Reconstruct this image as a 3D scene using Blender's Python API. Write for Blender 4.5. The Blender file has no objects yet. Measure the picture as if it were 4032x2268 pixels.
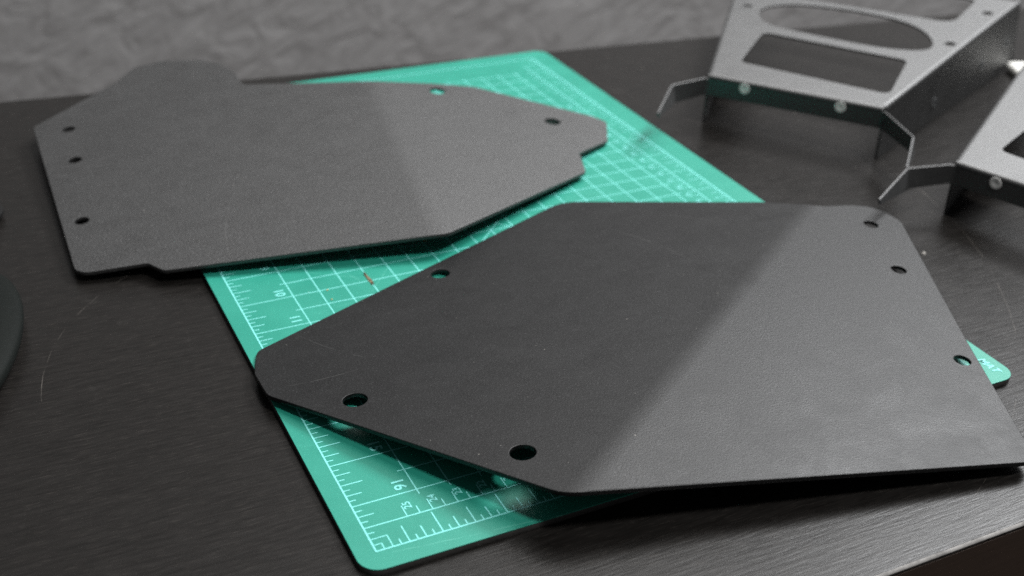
import bpy, bmesh, math, random
from mathutils import Vector, Matrix
from mathutils.geometry import delaunay_2d_cdt

scene = bpy.context.scene
col = scene.collection
random.seed(7)

# ------------------------------------------------------------------ camera
cam_data = bpy.data.cameras.new("camera")
cam = bpy.data.objects.new("camera", cam_data)
col.objects.link(cam)
R_ = Vector((0.89781286, -0.43906346, 0.03399031))
D_ = Vector((-0.1944998, -0.46459921, -0.86389664))
F_ = Vector((0.39509732, 0.7690064, -0.5025209))
CAM = Vector((-0.10574421, -0.30085272, 0.29139946))
m = Matrix.Identity(4)
for i in range(3):
    m[i][0] = R_[i]; m[i][1] = -D_[i]; m[i][2] = -F_[i]; m[i][3] = CAM[i]
cam.matrix_world = m
cam_data.sensor_width = 36.0
cam_data.lens = 36.0 * 4766.87 / 4032.0
cam_data.clip_start = 0.01
cam_data.clip_end = 30
cam_data.dof.use_dof = True
cam_data.dof.focus_distance = 0.48
cam_data.dof.aperture_fstop = 8.5
scene.camera = cam

# ------------------------------------------------------------------ world + lamps
world = bpy.data.worlds.new("World")
scene.world = world
world.use_nodes = True
bgn = world.node_tree.nodes["Background"]
bgn.inputs[0].default_value = (0.95, 0.97, 1.0, 1)
bgn.inputs[1].default_value = 0.09

def area(name, loc, target, size, power, color=(1, 1, 1), size_y=None):
    ld = bpy.data.lights.new(name, 'AREA')
    ld.energy = power
    ld.color = color
    ld.size = size
    if size_y:
        ld.shape = 'RECTANGLE'
        ld.size_y = size_y
    ob = bpy.data.objects.new(name, ld)
    col.objects.link(ob)
    ob.location = loc
    d = Vector(target) - Vector(loc)
    ob.rotation_euler = d.to_track_quat('-Z', 'Y').to_euler()
    return ob

area("front_ceiling_light", (0.45, -0.62, 1.55), (0.2, 0.15, 0.0), 0.22, 16, (1.0, 0.99, 0.97))
area("rear_ceiling_light", (0.60, 0.52, 1.40), (0.25, 0.22, 0.0), 0.70, 15, (1.0, 0.99, 0.97))
area("window_light", (1.52, 0.74, 1.55), (0.25, 0.10, 0.0), 1.15, 78, (0.97, 0.985, 1.0), 0.50)

scene.view_settings.view_transform = 'Standard'
scene.view_settings.look = 'None'
scene.view_settings.exposure = 0.0
scene.view_settings.gamma = 1.0
scene.render.film_transparent = False
scene.cycles.use_denoising = False          # keep a little natural grain

# ------------------------------------------------------------------ materials
class N:
    def __init__(self, name):
        self.m = bpy.data.materials.new(name)
        self.m.use_nodes = True
        self.t = self.m.node_tree
        self.b = self.t.nodes["Principled BSDF"]
        self._tc = None
    def new(self, typ, **kw):
        n = self.t.nodes.new(typ)
        for k, v in kw.items():
            setattr(n, k, v)
        return n
    def link(self, a, b):
        self.t.links.new(a, b)
    def coord(self, scale=(1, 1, 1), rot=(0, 0, 0)):
        if self._tc is None:
            self._tc = self.new("ShaderNodeNewGeometry")
        mp = self.new("ShaderNodeMapping")
        mp.inputs["Scale"].default_value = scale
        mp.inputs["Rotation"].default_value = rot
        self.link(self._tc.outputs["Position"], mp.inputs["Vector"])
        return mp.outputs[0]
    def noise(self, scale, detail=3, rough=0.5, vec=None, dist=0.0):
        n = self.new("ShaderNodeTexNoise")
        n.inputs["Scale"].default_value = scale
        n.inputs["Detail"].default_value = detail
        n.inputs["Roughness"].default_value = rough
        n.inputs["Distortion"].default_value = dist
        self.link(vec if vec is not None else self.coord(), n.inputs["Vector"])
        return n.outputs["Fac"]
    def ramp(self, fac, stops):
        r = self.new("ShaderNodeValToRGB")
        els = r.color_ramp.elements
        while len(els) < len(stops):
            els.new(0.5)
        for e, (p, c) in zip(els, stops):
            e.position = p
            e.color = (c, c, c, 1) if isinstance(c, (int, float)) else (*c, 1)
        self.link(fac, r.inputs[0])
        return r.outputs[0]
    def math(self, op, a, b=None, clamp=False):
        n = self.new("ShaderNodeMath", operation=op)
        n.use_clamp = clamp
        for i, v in enumerate((a, b)):
            if v is None:
                continue
            if isinstance(v, (int, float)):
                n.inputs[i].default_value = v
            else:
                self.link(v, n.inputs[i])
        return n.outputs[0]
    def mix(self, fac, a, b):
        n = self.new("ShaderNodeMix", data_type='RGBA')
        for sock, v in ((n.inputs[0], fac), (n.inputs[6], a), (n.inputs[7], b)):
            if isinstance(v, (int, float)):
                sock.default_value = v
            elif isinstance(v, tuple):
                sock.default_value = (*v, 1)
            else:
                self.link(v, sock)
        return n.outputs[2]
    def bump(self, h, strength, dist, prev=None):
        n = self.new("ShaderNodeBump")
        n.inputs["Strength"].default_value = strength
        n.inputs["Distance"].default_value = dist
        self.link(h, n.inputs["Height"])
        if prev is not None:
            self.link(prev, n.inputs["Normal"])
        return n.outputs[0]
    def set(self, key, v):
        s = self.b.inputs[key]
        if isinstance(v, (int, float)):
            s.default_value = v
        elif isinstance(v, tuple):
            s.default_value = (*v, 1)
        else:
            self.link(v, s)
    def specks(self, scale, thr, keep):
        """sparse little dust flecks: voronoi points, only a few of them kept"""
        v = self.new("ShaderNodeTexVoronoi")
        v.inputs["Scale"].default_value = scale
        self.link(self.coord(), v.inputs["Vector"])
        near = self.math('LESS_THAN', v.outputs["Distance"], thr)
        sep = self.new("ShaderNodeSeparateColor")
        self.link(v.outputs["Color"], sep.inputs[0])
        k = self.math('GREATER_THAN', sep.outputs[0], keep)
        return self.math('MULTIPLY', near, k)
    def arc(self, cx, cy, r, w, ymin=None, xmax=None, xmin=None):
        """thin circular scratch on a horizontal surface (metres)"""
        if self._tc is None:
            self.coord()
        sp = self.new("ShaderNodeSeparateXYZ")
        self.link(self._tc.outputs["Position"], sp.inputs[0])
        dx = self.math('SUBTRACT', sp.outputs[0], cx)
        dy = self.math('SUBTRACT', sp.outputs[1], cy)
        d = self.math('SQRT', self.math('ADD', self.math('MULTIPLY', dx, dx), self.math('MULTIPLY', dy, dy)))
        wob = self.math('MULTIPLY', self.math('SUBTRACT', self.noise(30, 4, 0.6), 0.5), 0.0022)
        d = self.math('ABSOLUTE', self.math('SUBTRACT', self.math('ADD', d, wob), r))
        f = self.math('LESS_THAN', d, w)
        if xmax is not None:
            f = self.math('MULTIPLY', f, self.math('LESS_THAN', sp.outputs[0], xmax))
        if ymin is not None:
            f = self.math('MULTIPLY', f, self.math('GREATER_THAN', sp.outputs[1], ymin))
        if xmin is not None:
            f = self.math('MULTIPLY', f, self.math('GREATER_THAN', sp.outputs[0], xmin))
        return f

def powder(name, base, rough, spec=0.5, grainy=0.3, relief=0.4, ior=1.5, gscale=1300):
    n = N(name)
    big = n.noise(22, 4, 0.6)
    fine = n.noise(1500, 2, 0.6)
    smudge = n.noise(55, 5, 0.65, n.coord((1, 1.7, 1)), 0.6)
    c = n.mix(n.ramp(fine, [(0.35, 0.0), (0.75, 1.0)]), tuple(v * 0.72 for v in base), tuple(v * 1.35 for v in base))
    c = n.mix(n.math('MULTIPLY', n.ramp(smudge, [(0.5, 0.0), (0.8, 1.0)]), 0.35), c, tuple(v * 1.9 for v in base))
    grain = n.noise(gscale, 3, 0.7)
    c = n.mix(n.math('MULTIPLY', n.ramp(grain, [(0.55, 0.0), (0.72, 1.0)]), grainy), c, tuple(v * 5.0 for v in base))
    dust = n.specks(230, 0.07, 0.955)
    c = n.mix(n.math('MULTIPLY', dust, 0.55), c, (0.34, 0.32, 0.29))
    sc = None
    for (cx, cy, rr, w, y0, x0, x1) in ((0.05, 0.10, 0.155, 0.00016, 0.115, 0.19, 0.215), (0.16, 0.20, 0.155, 0.00013, 0.05, 0.0, 0.035), (0.40, 0.30, 0.22, 0.00013, 0.0, 0.20, 0.24), (0.10, 0.5, 0.19, 0.00013, 0.2, 0.0, 0.07), (0.02, 0.21, 0.11, 0.00014, 0.0, 0.0, 0.03), (0.45, -0.1, 0.21, 0.00012, 0.0, 0.25, 0.262)):
        a_ = n.arc(cx, cy, rr, w, ymin=y0, xmin=x0, xmax=x1)
        sc = a_ if sc is None else n.math('ADD', sc, a_, True)
    sc = n.math('MULTIPLY', sc, n.ramp(n.noise(70, 3, 0.7), [(0.40, 0.0), (0.62, 1.0)]))
    c = n.mix(n.math('MULTIPLY', sc, 0.35), c, (0.16, 0.16, 0.155))
    d2 = n.specks(420, 0.10, 0.965)
    c = n.mix(n.math('MULTIPLY', d2, 0.5), c, (0.25, 0.24, 0.22))
    n.set("Base Color", c)
    r = n.math('ADD', n.math('MULTIPLY', big, 0.10), rough - 0.05)
    rub = n.ramp(n.noise(38, 3, 0.5, n.coord((1, 1, 1), (0, 0, 0.5)), 1.2), [(0.56, 0.0), (0.66, 1.0)])
    r = n.math('ADD', r, n.math('MULTIPLY', n.math('SUBTRACT', smudge, 0.5), 0.20))
    r = n.math('ADD', r, n.math('MULTIPLY', rub, -0.035))
    n.set("Roughness", r)
    n.set("Specular IOR Level", spec)
    n.set("IOR", ior)
    b = n.bump(fine, 0.35, 0.00012)
    b = n.bump(grain, relief, 0.0003, b)
    n.set("Normal", b)
    return n.m

M = {}
TZ = -0.003                                    # table top level; the mat's face is z = 0
M['plate'] = powder('black_powder_coat', (0.008, 0.008, 0.0083), 0.46, 0.37, 0.8, 0.35)
M['plate_far'] = powder('black_powder_coat_coarse', (0.013, 0.013, 0.0132), 0.54, 0.46, 1.0, 1.1, 1.9, 950)
M['bracket'] = powder('dark_grey_powder_coat', (0.007, 0.0073, 0.0076), 0.55, 0.66, 0.3, 0.4, 1.9)

# steel press nuts
n = N('zinc_plated_steel')
n.set("Base Color", (0.88, 0.88, 0.86)); n.set("Metallic", 0.25); n.set("Roughness", 0.45)
M['steel'] = n.m
n = N('dull_zinc')
n.set("Base Color", (0.16, 0.165, 0.17)); n.set("Metallic", 0.5); n.set("Roughness", 0.4)
M['steel_dull'] = n.m
n = N('thread_bore'); n.set("Base Color", (0.02, 0.02, 0.02)); n.set("Roughness", 0.6)
M['bore'] = n.m

# mat
n = N('green_vinyl')
f = n.noise(35, 5, 0.6); g = n.noise(900, 2, 0.5)
c = n.mix(n.ramp(f, [(0.3, 0.0), (0.75, 1.0)]), (0.0150, 0.252, 0.183), (0.022, 0.296, 0.217))
scuff = n.noise(160, 6, 0.75, n.coord((1.0, 0.25, 1), (0, 0, 0.7)))
c = n.mix(n.math('MULTIPLY', n.ramp(scuff, [(0.63, 0.0), (0.80, 1.0)]), 0.35), c, (0.12, 0.50, 0.41))
cut = None
for (cx, cy, rr, y0, x0, x1) in ((0.9, 0.5, 0.90, 0.18, 0.02, 0.075), (-0.8, 0.9, 1.13, 0.0, 0.03, 0.10), (0.3, -1.2, 1.385, 0.15, 0.01, 0.16), (0.6, 1.0, 0.98, 0.0, 0.01, 0.06), (1.4, 0.3, 1.13, 0.2, 0.2, 0.30), (-0.5, -0.6, 1.14, 0.1, 0.15, 0.3), (0.2, 1.5, 1.515, -0.1, 0.005, 0.09)):
    a_ = n.arc(cx, cy, rr, 0.00011, ymin=y0, xmin=x0, xmax=x1)
    cut = a_ if cut is None else n.math('ADD', cut, a_, True)
cut = n.math('MULTIPLY', cut, n.ramp(n.noise(60, 3, 0.7), [(0.42, 0.0), (0.58, 1.0)]))
c = n.mix(n.math('MULTIPLY', cut, 0.55), c, (0.16, 0.56, 0.46))
c = n.mix(n.math('MULTIPLY', n.ramp(n.noise(26, 5, 0.7), [(0.55, 0.0), (0.78, 1.0)]), 0.30), c, (0.016, 0.215, 0.155))
c = n.mix(n.math('MULTIPLY', n.specks(150, 0.05, 0.93), 0.6), c, (0.35, 0.55, 0.46))
n.set("Base Color", c); n.set("Specular IOR Level", 0.5)
n.set("Roughness", n.math('ADD', n.math('MULTIPLY', f, 0.2), 0.36))
n.set("Normal", n.bump(g, 0.25, 0.0001))
M['mat'] = n.m
n = N('print_ink')
n.set("Base Color", n.mix(n.ramp(n.noise(700, 3, 0.6), [(0.25, 0.0), (0.5, 1.0)]), (0.15, 0.56, 0.51), (0.22, 0.74, 0.70)))
n.set("Roughness", 0.5)
M['ink'] = n.m
n = N('black_vinyl_core')
n.set("Base Color", n.mix(n.noise(400, 3, 0.6), (0.03, 0.03, 0.03), (0.075, 0.07, 0.065))); n.set("Roughness", 0.6)
n.set("Normal", n.bump(n.noise(900, 3, 0.6), 0.5, 0.0004))
M['core'] = n.m
n = N('scorched_vinyl')
n.set("Base Color", n.mix(n.ramp(n.noise(900, 4, 0.7), [(0.35, 0.0), (0.65, 1.0)]), (0.035, 0.022, 0.012), (0.30, 0.23, 0.13))); n.set("Roughness", 0.8)
M['scorch'] = n.m
n = N('yellow_crumb'); n.set("Base Color", (0.55, 0.47, 0.18)); n.set("Roughness", 0.7)
M['yellow'] = n.m
n = N('pale_crumb'); n.set("Base Color", n.mix(n.noise(900), (0.35, 0.33, 0.3), (0.65, 0.63, 0.6))); n.set("Roughness", 0.8)
M['crumb'] = n.m

# table: black-brown foil with fine grain running along x
n = N('black_brown_wood_grain')
gr = n.noise(1.0, 6, 0.62, n.coord((60, 620, 620)), 0.15)
gr2 = n.noise(1.0, 4, 0.6, n.coord((130, 1700, 1700)))
bl = n.noise(7, 4, 0.6)
c = n.mix(n.ramp(gr, [(0.30, 0.0), (0.72, 1.0)]), (0.008, 0.0073, 0.0068), (0.0165, 0.0150, 0.0140))
c = n.mix(n.math('MULTIPLY', n.ramp(gr2, [(0.56, 0.0), (0.74, 1.0)]), 0.6), c, (0.046, 0.041, 0.037))
scr = n.math('ADD', n.arc(0.0304, 0.1316, 0.1225, 0.00017, ymin=0.138, xmax=-0.040), n.arc(0.080, 0.2287, 0.3209, 0.00015, xmin=0.175), True)
scr = n.math('ADD', scr, n.arc(-0.02, 0.02, 0.245, 0.00014, xmin=0.16), True)
scr = n.math('ADD', scr, n.arc(0.60, 0.42, 0.30, 0.00018, xmax=0.47), True)
brk = n.ramp(n.noise(42, 4, 0.7), [(0.47, 0.0), (0.70, 1.0)])
scr = n.math('MULTIPLY', scr, brk)
c = n.mix(n.math('MULTIPLY', scr, 0.5), c, (0.23, 0.21, 0.19))
c = n.mix(n.math('MULTIPLY', n.specks(95, 0.055, 0.94), 0.6), c, (0.30, 0.28, 0.25))
c = n.mix(n.math('MULTIPLY', n.ramp(n.noise(60, 6, 0.7), [(0.62, 0.0), (0.85, 1.0)]), 0.25), c, (0.09, 0.085, 0.08))
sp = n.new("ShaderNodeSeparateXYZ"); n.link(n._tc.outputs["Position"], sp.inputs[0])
edge_glint = n.math('MULTIPLY', n.math('LESS_THAN', sp.outputs[2], TZ - 0.00012), n.math('GREATER_THAN', sp.outputs[2], TZ - 0.0011))
edge_glint = n.math('MULTIPLY', edge_glint, n.ramp(n.noise(90, 5, 0.7), [(0.30, 0.25), (0.60, 1.0)]))
c = n.mix(edge_glint, c, (0.36, 0.35, 0.34))  # highlight along the table rim, painted into the colour as a broken pale line
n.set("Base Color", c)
n.set("Specular IOR Level", 0.26)
n.set("Roughness", n.math('ADD', n.math('ADD', n.math('MULTIPLY', bl, 0.12), n.math('MULTIPLY', gr, 0.20)), 0.14))
b = n.bump(gr, 0.28, 0.0003)
b = n.bump(gr2, 0.2, 0.0002, b)
n.set("Normal", b)
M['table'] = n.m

n = N('rough_grey_plaster')
pv = n.coord((1.0, 1.0, 1.0), (0, math.radians(38), 0))
st = n.new("ShaderNodeMapping"); st.inputs["Scale"].default_value = (20, 20, 36); n.link(pv, st.inputs[0])
h1 = n.noise(1.0, 3, 0.5, st.outputs[0], 0.9)
h2 = n.noise(45, 4, 0.6)
n.set("Base Color", n.mix(n.ramp(h1, [(0.3, 0.0), (0.7, 1.0)]), (0.315, 0.31, 0.312), (0.355, 0.35, 0.352)))
n.set("Roughness", 0.75)
hh = n.math('ADD', n.ramp(h1, [(0.30, 0.0), (0.70, 1.0)]), n.math('MULTIPLY', h2, 0.15))
n.set("Normal", n.bump(hh, 0.24, 0.006))
M['wall'] = n.m
n = N('dark_brown_floor')
n.set("Base Color", n.mix(n.noise(1.0, 5, 0.6, n.coord((3, 40, 1))), (0.022, 0.014, 0.010), (0.05, 0.033, 0.024)))
n.set("Roughness", 0.5)
M['floor'] = n.m
n = N('white_plastic'); n.set("Base Color", n.mix(n.noise(60), (0.80, 0.79, 0.75), (0.86, 0.85, 0.81))); n.set("Roughness", 0.4)
M['white'] = n.m
n = N('green_black_plastic')
n.set("Base Color", n.mix(n.noise(300, 3), (0.0045, 0.0060, 0.0055), (0.008, 0.010, 0.009))); n.set("Roughness", 0.65); n.set("Specular IOR Level", 0.12)
n.set("Normal", n.bump(n.noise(1200, 2), 0.3, 0.0002))
M['handle'] = n.m

# ------------------------------------------------------------------ helpers
MM = 0.001

def mesh_obj(name, verts, faces, mat, parent=None, smooth=None, mats=None):
    me = bpy.data.meshes.new(name)
    me.from_pydata([tuple(v) for v in verts], [], faces)
    me.validate()
    bm = bmesh.new(); bm.from_mesh(me)
    bmesh.ops.recalc_face_normals(bm, faces=bm.faces)
    bm.to_mesh(me); bm.free()
    me.materials.append(mat)
    ob = bpy.data.objects.new(name, me)
    col.objects.link(ob)
    if parent is not None:
        ob.parent = parent
    if smooth:
        me.shade_smooth() if hasattr(me, 'shade_smooth') else None
        me.set_sharp_from_angle(angle=math.radians(smooth))
    return ob

def tag(o, label, cat, group=None):
    o["label"] = label; o["category"] = cat
    if group:
        o["group"] = group
    return o

def thing(name, label, cat, loc=(0, 0, 0), rz=0.0, group=None):
    o = bpy.data.objects.new(name, None)
    o.empty_display_size = 0.02
    col.objects.link(o)
    o.location = loc; o.rotation_euler = (0, 0, rz)
    return tag(o, label, cat, group)

def struct(o):
    o["kind"] = "structure"
    return o

def fillet(pts, seg=8):
    """closed polygon with (x, y, r) corners -> list of (x, y)"""
    out = []
    k = len(pts)
    for i in range(k):
        p = Vector(pts[i][:2]); a = Vector(pts[i - 1][:2]); b = Vector(pts[(i + 1) % k][:2])
        r = pts[i][2]
        da = (a - p); db = (b - p)
        la, lb = da.length, db.length
        da.normalize(); db.normalize()
        cosang = max(-1, min(1, da.dot(db)))
        ang = math.acos(cosang)
        if r <= 0 or ang > math.radians(179) or ang < math.radians(2):
            out.append((p.x, p.y)); continue
        t = r / math.tan(ang / 2)
        t = min(t, la * 0.47, lb * 0.47)
        s = p + da * t; e = p + db * t
        # quadratic-ish circular blend
        rr = t * math.tan(ang / 2)
        c = p + (da + db).normalized() * (rr / math.sin(ang / 2))
        a0 = math.atan2(s.y - c.y, s.x - c.x); a1 = math.atan2(e.y - c.y, e.x - c.x)
        d = a1 - a0
        while d > math.pi: d -= 2 * math.pi
        while d < -math.pi: d += 2 * math.pi
        for q in range(seg + 1):
            w = a0 + d * q / seg
            out.append((c.x + rr * math.cos(w), c.y + rr * math.sin(w)))
    # drop doubles
    res = []
    for q in out:
        if not res or (Vector(q) - Vector(res[-1])).length > 1e-4:
            res.append(q)
    if (Vector(res[0]) - Vector(res[-1])).length < 1e-4:
        res.pop()
    return res

def chaikin(pts, it=3):
    p = [Vector(q[:2]) for q in pts]
    for _ in range(it):
        r = []
        for i in range(len(p)):
            a = p[i]; b = p[(i + 1) % len(p)]
            r += [a * 0.75 + b * 0.25, a * 0.25 + b * 0.75]
        p = r
    return [(q.x, q.y) for q in p]

def area2(poly):
    return sum(poly[i - 1][0] * poly[i][1] - poly[i][0] * poly[i - 1][1] for i in range(len(poly)))

def ccw(poly):
    return poly if area2(poly) > 0 else poly[::-1]

def offset(poly, d):
    """move a ccw polygon inwards by d (mm)"""
    k = len(poly); out = []
    for i in range(k):
        a = Vector(poly[i - 1]); p = Vector(poly[i]); b = Vector(poly[(i + 1) % k])
        e1 = (p - a); e2 = (b - p)
        if e1.length < 1e-9: e1 = e2
        if e2.length < 1e-9: e2 = e1
        e1.normalize(); e2.normalize()
        n1 = Vector((-e1.y, e1.x)); n2 = Vector((-e2.y, e2.x))
        nn = (n1 + n2)
        if nn.length < 1e-6: nn = n1
        nn.normalize()
        q = p + nn * (d / max(0.5, nn.dot(n1)))
        out.append((q.x, q.y))
    return out

def circle(x, y, r, k=28):
    return [(x + r * math.cos(2 * math.pi * i / k), y + r * math.sin(2 * math.pi * i / k)) for i in range(k)]

def inside(pt, poly):
    x, y = pt; c = False; j = len(poly) - 1
    for i in range(len(poly)):
        xi, yi = poly[i]; xj, yj = poly[j]
        if (yi > y) != (yj > y) and x < (xj - xi) * (y - yi) / (yj - yi) + xi:
            c = not c
        j = i
    return c

def sheet(name, outline, holes, t, mat, xf, parent=None, bev=0.35, lines=(), smooth=35, grid=None):
    """sheet of thickness t (mm) with rounded rims, cut-outs and optional
    constraint lines; xf maps (x, y, depth below top) in mm to metres."""
    outline = ccw(outline)
    holes = [ccw(h) for h in holes]
    prof = [(bev, 0.0), (bev * 0.3, bev * 0.25), (0.0, bev), (0.0, t - bev), (bev * 0.3, t - bev * 0.25), (bev, t)]
    verts = []; faces = []; cap_faces = set()
    def add_ring(poly, sign):
        rings = []
        for d, z in prof:
            q = offset(poly, d * sign)
            base = len(verts)
            verts.extend(xf(x, y, z) for x, y in q)
            rings.append((base, q))
        k = len(poly)
        for (b0, _), (b1, _) in zip(rings, rings[1:]):
            for i in range(k):
                j = (i + 1) % k
                faces.append((b0 + i, b0 + j, b1 + j, b1 + i))
        return rings
    ro = add_ring(outline, 1)
    rh = [add_ring(h, -1) for h in holes]
    for which in (0, -1):
        pts = []; idx = []; edges = []
        for rings in [ro] + rh:
            base, poly = rings[which]
            s = len(pts)
            for i, q in enumerate(poly):
                pts.append(Vector(q)); idx.append(base + i)
                edges.append((s + i, s + (i + 1) % len(poly)))
        n_fix = len(pts)
        outp = ro[which][1]; hp = [r[which][1] for r in rh]
        for (a, b) in lines:
            s = len(pts)
            pts.append(Vector(a)); pts.append(Vector(b)); edges.append((s, s + 1))
        if grid:
            xs = [p[0] for p in outp]; ys = [p[1] for p in outp]
            gx = min(xs) + grid * .5
            while gx < max(xs):
                gy = min(ys) + grid * .5
                while gy < max(ys):
                    if inside((gx, gy), outp) and not any(inside((gx, gy), h) for h in hp):
                        pts.append(Vector((gx, gy)))
                    gy += grid
                gx += grid
        vo, eo, fo, ov, oe, of = delaunay_2d_cdt(pts, edges, [], 0, 1e-5)
        z = prof[which][1]
        vid = []
        for i, v in enumerate(vo):
            src = [s for s in ov[i] if s < n_fix]
            if src:
                vid.append(idx[src[0]])
            else:
                vid.append(len(verts)); verts.append(xf(v.x, v.y, z))
        for fc in fo:
            cx = sum(vo[i].x for i in fc) / len(fc); cy = sum(vo[i].y for i in fc) / len(fc)
            if not inside((cx, cy), outp) or any(inside((cx, cy), h) for h in hp):
                continue
            q = [vid[i] for i in fc]
            if len(set(q)) == len(q):
                faces.append(tuple(q)); cap_faces.add(frozenset(q))
    ob = mesh_obj(name, verts, faces, mat, parent, smooth)
    caps = cap_faces
    for p in ob.data.polygons:
        if frozenset(p.vertices) in caps:
            p.use_smooth = False
    return ob

def box(name, x0, x1, y0, y1, z0, z1, mat, parent=None, bev=0.0, seg=3):
    bm = bmesh.new()
    vs = [bm.verts.new(v) for v in ((x0, y0, z0), (x1, y0, z0), (x1, y1, z0), (x0, y1, z0), (x0, y0, z1), (x1, y0, z1), (x1, y1, z1), (x0, y1, z1))]
    for f in ((3, 2, 1, 0), (4, 5, 6, 7), (0, 1, 5, 4), (1, 2, 6, 5), (2, 3, 7, 6), (3, 0, 4, 7)):
        bm.faces.new([vs[i] for i in f])
    if bev:
        bmesh.ops.bevel(bm, geom=list(bm.edges), offset=bev, segments=seg, affect='EDGES', profile=0.5)
    me = bpy.data.meshes.new(name); bm.to_mesh(me); bm.free()
    me.materials.append(mat)
    ob = bpy.data.objects.new(name, me); col.objects.link(ob)
    if parent is not None: ob.parent = parent
    if bev:
        me.shade_smooth(); me.set_sharp_from_angle(angle=math.radians(35))
    return ob

# ------------------------------------------------------------------ setting: floor, wall
fl = mesh_obj('floor', [(-3, -2.5, -0.45), (3, -2.5, -0.45), (3, 1.6, -0.45), (-3, 1.6, -0.45)], [(0, 1, 2, 3)], M['floor'])
struct(fl)
wa = math.atan2(-0.048, 0.477)
def wallpt(s, d, z):
    ux, uy = math.cos(wa), math.sin(wa)
    return (0.0 + s * ux - d * uy, 1.02 + s * uy + d * ux, z)
def edgept(s):
    return (s * math.cos(wa), 0.4795 + s * math.sin(wa))
wv = [wallpt(s, d, z) for s in (-1.6, 2.6) for d in (0.0, 0.1) for z in (-0.45, 1.9)]
wl = mesh_obj('wall', wv, [(0, 1, 3, 2), (4, 6, 7, 5), (0, 4, 5, 1), (2, 3, 7, 6), (1, 5, 7, 3), (0, 2, 6, 4)], M['wall'])
struct(wl)

# ------------------------------------------------------------------ table
tb = thing('table', 'black brown wood grain table top under the green mat', 'table', (0, 0, 0))
# back edge follows the wall
tv = []
def table_xf(x, y, d):
    return Vector((x * MM, y * MM, TZ - d * MM))
tri = []
backL = edgept(-0.75); backR = edgept(1.35)
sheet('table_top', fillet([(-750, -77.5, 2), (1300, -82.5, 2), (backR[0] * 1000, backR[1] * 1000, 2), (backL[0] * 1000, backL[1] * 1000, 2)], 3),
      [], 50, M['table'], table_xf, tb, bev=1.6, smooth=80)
n = N('brown_edge_foil')
n.set("Base Color", n.mix(n.noise(1.0, 4, 0.6, n.coord((40, 700, 700))), (0.030, 0.019, 0.014), (0.055, 0.037, 0.028)))
n.set("Roughness", 0.5)
def band(s_, d_, z_):
    a_ = Vector((-0.7475, -0.0775)); b_ = Vector((1.2975, -0.0825)); dd_ = (b_ - a_).normalized()
    p_ = a_ + (b_ - a_) * s_ + Vector((dd_.y, -dd_.x)) * d_
    return (p_.x, p_.y, z_)
bv = [band(s_, d_, z_) for s_ in (0.0, 1.0) for d_ in (0.0002, -0.0006) for z_ in (TZ - 0.0022, TZ - 0.0485)]
mesh_obj('edge_band', bv, [(0, 1, 3, 2), (4, 6, 7, 5), (0, 4, 5, 1), (2, 3, 7, 6), (1, 5, 7, 3), (0, 2, 6, 4)], n.m, tb)
for lx, ly in ((-0.70, -0.03), (1.25, -0.03), (-0.70, 0.45), (1.25, 0.28)):
    box('leg', lx - .025, lx + .025, ly - .025, ly + .025, -0.45, TZ - 0.0501, M['table'], tb, 0.001, 2)

# ------------------------------------------------------------------ cutting mat
IN = 25.4
MX0, MX1, MY0, MY1 = -0.30 * IN, 11.60 * IN, -0.36 * IN, 17.52 * IN
mt = thing('cutting_mat', 'green gridded cutting mat lying on the table under the two plates', 'cutting mat', (0, 0, 0))
mo = fillet([(MX0, MY0, 8), (MX1, MY0, 8), (MX1, MY1, 8), (MX0, MY1, 8)], 10)
sheet('green_layer', mo, [], 0.45, M['mat'], lambda x, y, d: Vector((x * MM, y * MM, -d * MM)), mt, bev=0.12, smooth=40)
sheet('black_core', offset(ccw(mo), 0.06), [], 2.5, M['core'], lambda x, y, d: Vector((x * MM, y * MM, -0.00046 - d * MM)), mt, bev=0.1, smooth=40)

PZ = 0.00004
class Lines:
    def __init__(self): self.v = []; self.f = []
    def seg(self, x0, y0, x1, y1, w=0.021, z=PZ):
        a = Vector((x0, y0)); b = Vector((x1, y1)); d = (b - a).normalized(); nrm = Vector((-d.y, d.x)) * (w / 2)
        # rounded ends
        base = len(self.v); ring = []
        for k in range(5):
            t = math.pi / 2 + math.pi * k / 4
            ring.append(a + d * math.cos(t) * (w / 2) + nrm * math.sin(t))
        for k in range(5):
            t = -math.pi / 2 + math.pi * k / 4
            ring.append(b + d * math.cos(t) * (w / 2) + nrm * math.sin(t))
        self.v += [(p.x * IN * MM, p.y * IN * MM, z) for p in ring]
        self.f.append(tuple(range(base, base + len(ring))))
    def build(self, name):
        o = mesh_obj(name, self.v, self.f, M['ink'], mt)
        return o
g = Lines()
for i in range(19):                              # lines running away from the front edge
    x = 1 + i * 0.5
    g.seg(x, 0.9, x, 16.1, 0.020, PZ)
for j in range(31):
    y = 1 + j * 0.5
    if (y % 1) == 0:
        g.seg(0, y, 10.12, y, 0.020, PZ + 8e-6)
    else:
        g.seg(0.9, y, 10.12, y, 0.020, PZ + 8e-6)
g.build('grid_lines')
g = Lines()
g.seg(3.5, 6.0, 8.5, 11.0, 0.019, PZ + 1.6e-5)
g.seg(3.5, 10.4375, 6.9, 7.0375, 0.019, PZ + 2.4e-5)
g.build('angle_lines')
g = Lines()
zb = PZ + 3.2e-5
g.seg(0, 0, 11, 0, 0.026, zb); g.seg(0, 17, 11, 17, 0.026, zb)
g.seg(0, 0, 0, 17, 0.026, zb + 8e-6); g.seg(11, 0, 11, 17, 0.026, zb + 8e-6)
g.seg(0, 0.5, 10.5, 0.5, 0.022, zb); g.seg(10.5, 0.5, 10.5, 16.5, 0.022, zb + 8e-6)
g.build('ruler_lines')
g = Lines()
zt = PZ + 4.8e-5
LEN = {0: 0.44, 4: 0.34, 2: 0.235, 6: 0.235, 1: 0.105, 3: 0.105, 5: 0.105, 7: 0.105}
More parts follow.
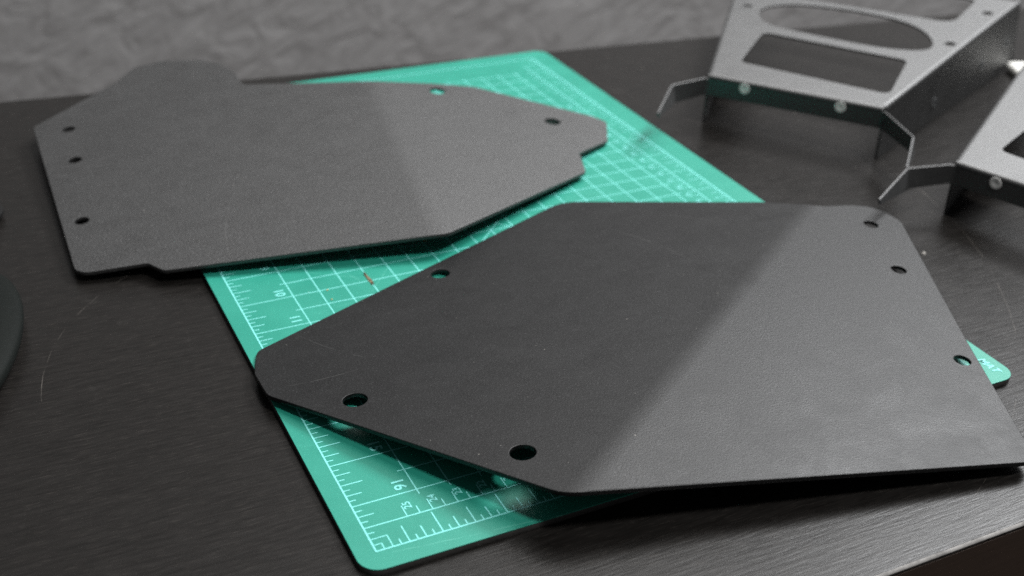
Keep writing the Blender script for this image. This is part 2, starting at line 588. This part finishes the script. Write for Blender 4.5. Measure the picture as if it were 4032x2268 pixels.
for k in range(3, 17 * 8):
    L = LEN[k % 8]; y = k / 8
    if k % 8:
        g.seg(0, y, L, y, 0.020, zt)
    g.seg(11, y, 11 - L, y, 0.019, zt)
for k in range(3, 11 * 8):
    L = LEN[k % 8]; x = k / 8
    g.seg(x, 0, x, L, 0.020, zt + 8e-6)
g.seg(0, .125, .125, .125, 0.018, zt); g.seg(.125, 0, .125, .125, 0.018, zt + 8e-6)
g.seg(0, .25, .25, .25, 0.018, zt); g.seg(.25, 0, .25, .25, 0.018, zt + 8e-6)
g.build('inch_ticks')
g = Lines()
for k in range(1, 51):
    c = k / 2
    x = 11 - 0.5 - c / 2.54
    if x > 0.1:
        g.seg(x, 0.5, x, 0.5 + (0.235 if k % 2 == 0 else 0.155), 0.018, zt + 1.6e-5)
for k in range(1, 80):
    c = k / 2
    y = 0.5 + c / 2.54
    g.seg(10.5, y, 10.5 - (0.235 if k % 2 == 0 else 0.155), y, 0.018, zt + 1.6e-5)
g.build('centimetre_ticks')

def text_mesh(body, size, shear=0.0, bold=0.0):
    cu = bpy.data.curves.new('glyphs', 'FONT')
    cu.body = body; cu.size = size; cu.align_x = 'CENTER'; cu.align_y = 'CENTER'; cu.shear = shear
    cu.offset = bold; cu.resolution_u = 3
    tmp = bpy.data.objects.new('glyphs', cu)
    col.objects.link(tmp)
    bpy.context.view_layer.update()
    dg = bpy.context.evaluated_depsgraph_get()
    me = bpy.data.meshes.new_from_object(tmp.evaluated_get(dg))
    bpy.data.objects.remove(tmp)
    bpy.data.curves.remove(cu)
    return me

def glyph(body, x, y, cap, rot, name='printed_number', shear=0.0):
    size = cap * IN * MM / 0.70
    me = text_mesh(body, size, shear, size * 0.018)
    me.materials.clear(); me.materials.append(M['ink'])
    o = bpy.data.objects.new(name, me)
    col.objects.link(o); o.parent = mt
    o.location = (x * IN * MM, y * IN * MM, PZ + 8e-5)
    o.rotation_euler = (0, 0, rot)
    return o
for nmb in (8, 9, 10, 11, 12, 14, 15, 16):
    glyph(str(nmb), 0.79, 17 - nmb + 0.205, 0.185, -math.pi / 2)
for nmb in (25, 24, 23, 22, 21, 20):
    glyph(str(nmb), 11 - 0.5 - nmb / 2.54 + 0.085, 0.725, 0.115, math.pi / 2)
for nmb in range(18, 34):
    glyph(str(nmb), 10.245, 0.5 + nmb / 2.54 - 0.135, 0.115, math.pi / 2)
glyph('MAT', 11.345, 0.10, 0.15, -math.pi / 2, 'printed_word', 0.25)

# burn gouge and little yellow flecks in the vinyl
def blob(name, x, y, lx, ly, rot, mat, parent, z=0.0001, h=0.0002, k=26, jag=0.25, seed=1):
    rnd = random.Random(seed)
    verts = []; faces = []
    ring = []
    for i in range(k):
        t = 2 * math.pi * i / k
        r = 1 - jag * rnd.random()
        p = Vector((math.cos(t) * lx * r, math.sin(t) * ly * r))
        p.rotate(Matrix.Rotation(rot, 2))
        ring.append(p)
    for s, zz in ((1.0, z), (0.72, z + h), (0.35, z + h * (0.6 + .6 * rnd.random()))):
        for p in ring:
            verts.append((x + p.x * s, y + p.y * s, zz + (h * 0.5 * (rnd.random() - .5) if s < 1 else 0)))
    for a in range(2):
        for i in range(k):
            j = (i + 1) % k
            faces.append((a * k + i, a * k + j, (a + 1) * k + j, (a + 1) * k + i))
    faces.append(tuple(range(2 * k, 3 * k)))
    faces.append(tuple(range(k))[::-1])
    return mesh_obj(name, verts, faces, mat, parent)
blob('burn_mark', 2.494 * IN * MM, 7.05 * IN * MM, 0.0012, 0.0095, 0.03, M['scorch'], mt, PZ + 9e-5, 0.00018, 40, 0.55, 3)
blob('yellow_fleck', 1.645 * IN * MM, 6.966 * IN * MM, 0.0007, 0.0009, 0.3, M['yellow'], mt, PZ + 6e-5, 0.0003, 12, 0.5, 5)
blob('yellow_fleck', 1.609 * IN * MM, 6.608 * IN * MM, 0.0006, 0.0006, 0.3, M['yellow'], mt, PZ + 6e-5, 0.0003, 12, 0.5, 8)
blob('yellow_fleck', 4.06 * IN * MM, 8.08 * IN * MM, 0.0005, 0.0011, 0.4, M['yellow'], mt, PZ + 6e-5, 0.0003, 12, 0.5, 9)

# ------------------------------------------------------------------ the two bent plates
def bent_plate(name, data, mat, label):
    L, Rr = data['L'], data['R']
    (ax, ay), (bx, by) = data['ridge']
    d = Vector((bx - ax, by - ay)); ln = d.length; d.normalize(); nrm = Vector((-d.y, d.x))
    rad = 5.0                                                  # half width of the rounded bend, mm
    ox = sum(p[0] for p in data['outline']) / len(data['outline']); oy = sum(p[1] for p in data['outline']) / len(data['outline'])
    def zf(x, y):
        a = (L[0] * x + L[1] * y) * MM + L[2]
        b = (Rr[0] * x + Rr[1] * y) * MM + Rr[2]
        k = 0.0009
        h = max(k - abs(a - b), 0) / k
        return min(a, b) - h * h * k * 0.25
    org = Vector((ox * MM, oy * MM, 0))
    def xf(x, y, dep):
        return Vector((x * MM, y * MM, zf(x, y) - dep * MM)) - org
    outl = fillet([tuple(p) for p in data['outline']], 7)
    holes = [circle(x, y, r) for x, y, r in data['holes']]
    lines = []
    poly = offset(ccw(outl), 0.35)
    for off in [q * 0.5 for q in range(-12, 13)]:
        p0 = Vector((ax, ay)) + nrm * off
        # clip the fold line to the plate
        ts = []
        q = p0 - d * 60; e = d * (ln + 120)
        for i in range(len(poly)):
            c = Vector(poly[i - 1]); g2 = Vector(poly[i]) - c
            den = e.x * g2.y - e.y * g2.x
            if abs(den) < 1e-9: continue
            w = c - q
            t = (w.x * g2.y - w.y * g2.x) / den; u = (w.x * e.y - w.y * e.x) / den
            if 0 <= t <= 1 and 0 <= u < 1: ts.append(t)
        ts.sort()
        if len(ts) >= 2:
            lines.append((q + e * (ts[0] + 1e-4), q + e * (ts[-1] - 1e-4)))
    o = sheet(name, outl, holes, 2.0, mat, xf, None, bev=0.30, lines=lines, smooth=40)
    o.location = org
    tag(o, label, 'metal plate', 'bent black plates on the mat')
    return o

FRONT = {"outline": [[63.8, -17.7, 16.0], [250.2, -60.2, 8.0], [284.2, 13.1, 60.0], [332.6, 111.9, 7.0], [330.6, 122.8, 12.0], [325.5, 129.7, 12.0], [316.8, 133.2, 12.0], [300.2, 135.9, 12.0], [292.2, 140.4, 12.0], [275.1, 154.9, 12.0], [185.7, 211.8, 18.0], [-3.6, 136.8, 7.0], [-9.5, 118.8, 14.0], [-9.5, 99.5, 9.0]], "holes": [[94.6, 165.3, 4.6], [20.4, 78.0, 5.0], [62.3, 12.3, 5.0], [313.5, 113.2, 3.7], [296.3, 72.4, 3.7], [271.1, 2.7, 3.7]], "L": [0.04824, -0.08467, 0.01312], "R": [-0.0613, 0.07174, 0.02351], "ridge": [[67.3, -19.3], [293.4, 139.0]]}
REAR = {"outline": [[-63.4, 233.2, 8.0], [-31.2, 227.5, 4.0], [-25.6, 216.9, 4.0], [106.5, 185.9, 14.0], [215.8, 239.0, 5.0], [224.2, 262.3, 4.0], [251.3, 275.6, 5.0], [265.2, 301.2, 4.0], [260.0, 310.3, 6.0], [202.3, 363.0, 10.0], [178.0, 370.5, 10.0], [136.7, 378.8, 10.0], [65.9, 410.9, 5.0], [67.0, 433.4, 5.0], [62.7, 449.0, 6.0], [52.1, 463.5, 8.0], [29.1, 473.5, 8.0], [11.4, 471.5, 8.0], [-4.0, 452.5, 8.0], [-24.5, 436.6, 8.0], [-59.2, 410.2, 4.0]],
        "holes": [[-41.2, 397.5, 3.7], [-44.3, 355.5, 3.7], [-52.4, 284.1, 3.7], [175.4, 359.2, 5.0], [229.5, 306.2, 5.0]],
        "L": [0.07258, 0.02693, 0.0006], "R": [-0.09618, 0.05737, 0.01225], "ridge": [[102.4, 184.6], [137.2, 378.1]]}
bent_plate('bent_metal_plate', FRONT, M['plate'], 'bent black metal plate with six holes, nearest, lying across the front of the mat')
bent_plate('bent_metal_plate', REAR, M['plate_far'], 'bent black metal plate with notched edges, lying behind the other by the wall')

# ------------------------------------------------------------------ brackets
def ribbon(path, tops, bots, t, xf, lean=None):
    """vertical strip following a plan path; tops/bots give heights (mm)"""
    k = len(path); verts = []; faces = []
    nor = []
    for i in range(k):
        a = Vector(path[max(0, i - 1)]); b = Vector(path[min(k - 1, i + 1)])
        dd = (b - a).normalized(); nor.append(Vector((-dd.y, dd.x)))
    for i in range(k):
        p = Vector(path[i]); q = nor[i] * (t / 2); c = 0.25
        z1, z0 = tops[i], bots[i]
        for (s, z) in ((-1, z0 + c), (-1, z1 - c), (-0.5, z1), (0.5, z1), (1, z1 - c), (1, z0 + c), (0.5, z0), (-0.5, z0)):
            w = p + q * s
            lx = lean[i] * (z1 - z) if lean else 0.0
            verts.append(xf(w.x + lx, w.y, z))
    for i in range(k - 1):
        for j in range(8):
            jj = (j + 1) % 8
            faces.append((i * 8 + j, i * 8 + jj, (i + 1) * 8 + jj, (i + 1) * 8 + j))
    faces.append(tuple(range(8))); faces.append(tuple(range((k - 1) * 8, k * 8)))
    return verts, faces

def open_fillet(pts, r, seg=6):
    out = [pts[0]]
    for i in range(1, len(pts) - 1):
        p = Vector(pts[i]); da = Vector(pts[i - 1]) - p; db = Vector(pts[i + 1]) - p
        la, lb = da.length, db.length; da.normalize(); db.normalize()
        ang = math.acos(max(-1, min(1, da.dot(db))))
        t = min(r / math.tan(ang / 2), .45 * la, .45 * lb)
        for q in range(seg + 1):
            s = q / seg
            w = (p + da * t) * (1 - s) ** 2 + p * 2 * s * (1 - s) + (p + db * t) * s ** 2
            out.append((w.x, w.y))
    out.append(pts[-1])
    return out

H0 = 33.0                                       # mm from the table to the front edge of the top
def topz(u, v):
    return H0 + 0.0109 * u + 0.0831 * v
def ident(x, y, z):
    return Vector((x * MM, y * MM, z * MM))

def make_bracket(label, loc, rz):
    root = thing('sheet_metal_bracket', label, 'bracket', loc, rz, 'grey sheet metal brackets')
    mat = M['bracket']
    rb = 2.2; t = 1.5                           # bend radius, sheet gauge
    kL, kR = -0.2205, 0.2160                    # flare of the two long edges
    VE = 222.0
    ex = Vector((1.0, 0.0))
    def edge(side, v, inset=0.0):
        return (kL * v + inset) if side < 0 else (110.0 + kR * v - inset)
    # ---- top panel with its cut-outs
    o = [(edge(-1, rb, rb), rb, 0.3), (edge(1, rb, rb), rb, 0.3), (edge(1, 211, rb), 211, 3), (edge(-1, 211, rb), 211, 3)]
    win1 = fillet([(9.9, 81.6, 5), (106.8, 76.0, 5), (108.1, 20.3, 5), (11.8, 28.0, 5)], 6)
    win2 = chaikin([(-5.9, 123.7, 6), (11.5, 140.2, 20), (49.4, 146.4, 30), (83.1, 143.6, 30), (104.2, 132.4, 15), (115.9, 113.1, 8), (116.3, 98.8, 5), (105.0, 92.0, 12), (82.9, 88.0, 30), (42.5, 91.0, 30), (11.5, 93.9, 12), (-0.7, 104.0, 8)])
    win3 = fillet([(-2, 153.0, 6), (120.5, 151.6, 11), (127.5, 203.0, 6), (-12, 203.0, 6)], 6)
    holes = [circle(-14.6, 122.1, 3.1, 20), circle(125.9, 114.2, 3.6, 20), circle(138.5, 179.4, 3.6, 20), circle(-27.5, 179.4, 3.4, 20)]
    sheet('top_panel', fillet(o, 3), [win1, win2, win3] + holes, t, mat,
          lambda x, y, d: ident(x, y, topz(x, y) - d), root, bev=0.28, smooth=40)
    # ---- rounded bends + vertical side flanges
    for side in (-1, 1):
        es = Vector((kL if side < 0 else kR, 1.0)).normalized()          # along the edge
        eo = Vector((es.y, -es.x)) * (1 if side > 0 else -1)             # outwards
        base = Vector((0.0, 0.0)) if side < 0 else Vector((110.0, 0.0))
        verts = []; faces = []
        stations = [3.0 + i * (213.0 / es.y - 3.0) / 14 for i in range(15)]
        prof = []
        for q in range(7):
            a = math.pi / 2 * q / 6
            prof.append((-rb + rb * math.sin(a), -rb + rb * math.cos(a)))
        inner = []
        for q in range(6, -1, -1):
            a = math.pi / 2 * q / 6; ri = rb - t
            inner.append((-rb + ri * math.sin(a), -rb + ri * math.cos(a)))
        ring = prof + inner
        kk = len(ring)
        for s in stations:
            p = base + es * s
            for (dx, dz) in ring:
                w = p + eo * dx
                zz = topz(*(p + eo * (-rb)))
                verts.append(ident(w.x, w.y, zz + dz))
        for i in range(len(stations) - 1):
            for j in range(kk):
                jj = (j + 1) % kk
                faces.append((i * kk + j, i * kk + jj, (i + 1) * kk + jj, (i + 1) * kk + j))
        faces.append(tuple(range(kk))); faces.append(tuple(range((len(stations) - 1) * kk, len(stations) * kk)))
        mesh_obj('edge_bend', verts, faces, mat, root, 50)
        def tz(s):
            p = base + es * s - eo * rb
            return topz(p.x, p.y) - rb
        s_end = 213.0 / es.y
        if side > 0:
            outl = [(3.0, tz(3.0), 0.2), (3.0, 0.2, 2), (207.5, 0.2, 3), (234.0, 3.8, 3), (s_end, tz(s_end), 0.5)]
            nuts = [(83.5, 14.0), (162.5, 19.0), (206.5, 24.0)]
        else:
            outl = [(3.0, tz(3.0), 0.2), (3.0, 0.2, 2), (207.5, 0.2, 3), (234.0, 3.8, 3), (s_end, tz(s_end), 0.5)]
            nuts = [(83.5, 14.0), (162.5, 19.0)]
        bores = [circle(s, z, 2.2, 18) for s, z in nuts]
        def xf(s, z, d, base=base, es=es, eo=eo):
            w = base + es * s - eo * d
            return ident(w.x, w.y, z)
        sheet('side_flange', fillet(outl, 4), bores, t, mat, xf, root, bev=0.25, smooth=40)
        for s, z in nuts:
            v2 = []; f2 = []; kn = 20
            for (r, dd) in ((2.0, -0.9), (2.0, 0.35), (2.3, 0.5), (3.3, 0.5), (3.55, 0.3), (3.55, -0.02)):
                for i in range(kn):
                    aa = 2 * math.pi * i / kn
                    v2.append(xf(s + r * math.cos(aa), z + r * math.sin(aa), -dd))
            for a in range(5):
                for i in range(kn):
                    j = (i + 1) % kn
                    f2.append((a * kn + i, a * kn + j, (a + 1) * kn + j, (a + 1) * kn + i))
            nn = mesh_obj('press_nut', v2, f2, M['steel_dull'], root, 40)
    # ---- rounded front bend
    verts = []; faces = []
    ring = []
    for q in range(7):
        a = math.pi / 2 * q / 6
        ring.append((-rb * math.sin(a) + rb, -rb + rb * math.cos(a)))
    for q in range(6, -1, -1):
        a = math.pi / 2 * q / 6; ri = rb - t
        ring.append((-ri * math.sin(a) + rb, -rb + ri * math.cos(a)))
    kk = len(ring)
    us = [0.6 + i * (108.8 / 8) for i in range(9)]
    for u_ in us:
        for (dv, dz) in ring:
            verts.append(ident(u_, dv, topz(u_, rb) + dz))
    for i in range(len(us) - 1):
        for j in range(kk):
            jj = (j + 1) % kk
            faces.append((i * kk + j, i * kk + jj, (i + 1) * kk + jj, (i + 1) * kk + j))
    faces.append(tuple(range(kk))); faces.append(tuple(range((len(us) - 1) * kk, len(us) * kk)))
    mesh_obj('front_bend', verts, faces, mat, root, 50)
    # ---- front flange running out into two folded ears
    path = open_fillet([(-8.6, -61.7), (-15.4, -21.7), (0.0, t / 2), (110.0, t / 2), (133.0, -28.0), (137.5, -65.1)], 5, 6)
    tops = []; bots = []
    for (u_, v_) in path:
        z1 = topz(u_, v_) - rb + 0.05 + (1.3 if v_ < -4 else max(0.0, -v_) * 0.32)
        h = 11.0
        if v_ < -24:
            h = 11.0 - 8.5 * min(1.0, (-24 - v_) / 37.0)
        tops.append(z1); bots.append(topz(u_, v_) - rb - h + (1.0 if v_ < -4 else 0))
    # end stations need a few more points for the taper
    lean = []
    for (u_, v_) in path:
        g_ = max(0.0, min(1.0, (-v_ - 6) / 16.0))
        lean.append(g_ * (0.26 if u_ < 55 else 0.2))
    v3, f3 = ribbon(path, tops, bots, 1.1, ident, lean)
    mesh_obj('front_flange', v3, f3, mat, root, 30)
    for u_ in (24.5, 84.3):
        z = topz(u_, 0) - 4.6
        v2 = []; f2 = []; kn = 22
        for (r, dd) in ((0.0, -0.05), (1.3, 0.0), (1.8, 0.12), (3.0, 0.2), (3.3, 0.12), (3.4, -0.02)):
            for i in range(kn):
                aa = 2 * math.pi * i / kn
                v2.append(ident(u_ + r * math.cos(aa), -dd, z + r * math.sin(aa)))
        for a in range(5):
            for i in range(kn):
                j = (i + 1) % kn
                f2.append((a * kn + i, a * kn + j, (a + 1) * kn + j, (a + 1) * kn + i))
        mesh_obj('press_nut', v2, f2, M['steel'], root, 40)
    return root

make_bracket('grey sheet metal bracket with cut out windows standing behind the mat corner', (0.32966, 0.29034, TZ), math.radians(-53.4))
make_bracket('grey sheet metal bracket cut off by the right edge of the photo', (0.3806, 0.1290, TZ), math.radians(-71.0))

# ------------------------------------------------------------------ small things at the edges
# white plastic block behind the brackets
wb = box('plastic_block', -0.028, 0.028, -0.019, 0.019, 0.0, 0.007, M['white'], None, 0.003, 4)
wb.location = (0.6155, 0.2675, TZ); wb.rotation_euler = (0, 0, math.radians(-22))
tag(wb, 'small white plastic block lying on the table between the brackets', 'plastic block')

# plate corner reaching in from the left
def flat_xf(org, z0):
    return lambda x, y, d: Vector((x * MM, y * MM, z0 - d * MM)) - Vector(org)
org = (-0.110, 0.320, 0)
pc = sheet('metal_plate', fillet([(-150, 297, 6), (-97, 297, 10), (-86, 318, 10), (-92, 352, 8), (-150, 356, 6)], 8), [], 2.0, M['plate'], flat_xf(org, TZ + 0.0045), None, bev=0.3)
pc.location = org
tag(pc, 'dark plate with a rounded corner at the left edge beside the rear plate', 'metal plate')

# rounded dark handle end at the left edge
bm = bmesh.new()
bmesh.ops.create_uvsphere(bm, u_segments=40, v_segments=24, radius=1.0)
for v in bm.verts:
    x, y, z = v.co
    s = 1.0 + 0.10 * y
    v.co = (x * 0.027 * s, y * 0.066, (0.007 * (abs(z) ** 0.75) * (1 if z > 0 else -1)) + 0.007)
me = bpy.data.meshes.new('tool_handle'); bm.to_mesh(me); bm.free(); me.shade_smooth()
me.materials.append(M['handle'])
hd = bpy.data.objects.new('tool_handle', me); col.objects.link(hd)
hd.location = (-0.1205, 0.186, TZ); hd.rotation_euler = (0, 0, math.radians(-12))
tag(hd, 'rounded glossy black green handle end at the left edge of the table', 'handle')

# two pale crumbs by the plate and the bracket foot
for i, (x, y, s, lab) in enumerate(((0.3395, 0.0985, 0.0016, 'pale crumb on the table beside the right edge of the front plate'), (0.3665, 0.1585, 0.0013, 'tiny pale crumb on the table below the bracket ears'))):
    b_ = blob('crumb', 0, 0, s, s * 0.7, 0.5, M['crumb'], None, 0.0, s * 0.5, 12, 0.45, 21 + i)
    b_.location = (x, y, TZ)
    tag(b_, lab, 'crumb')
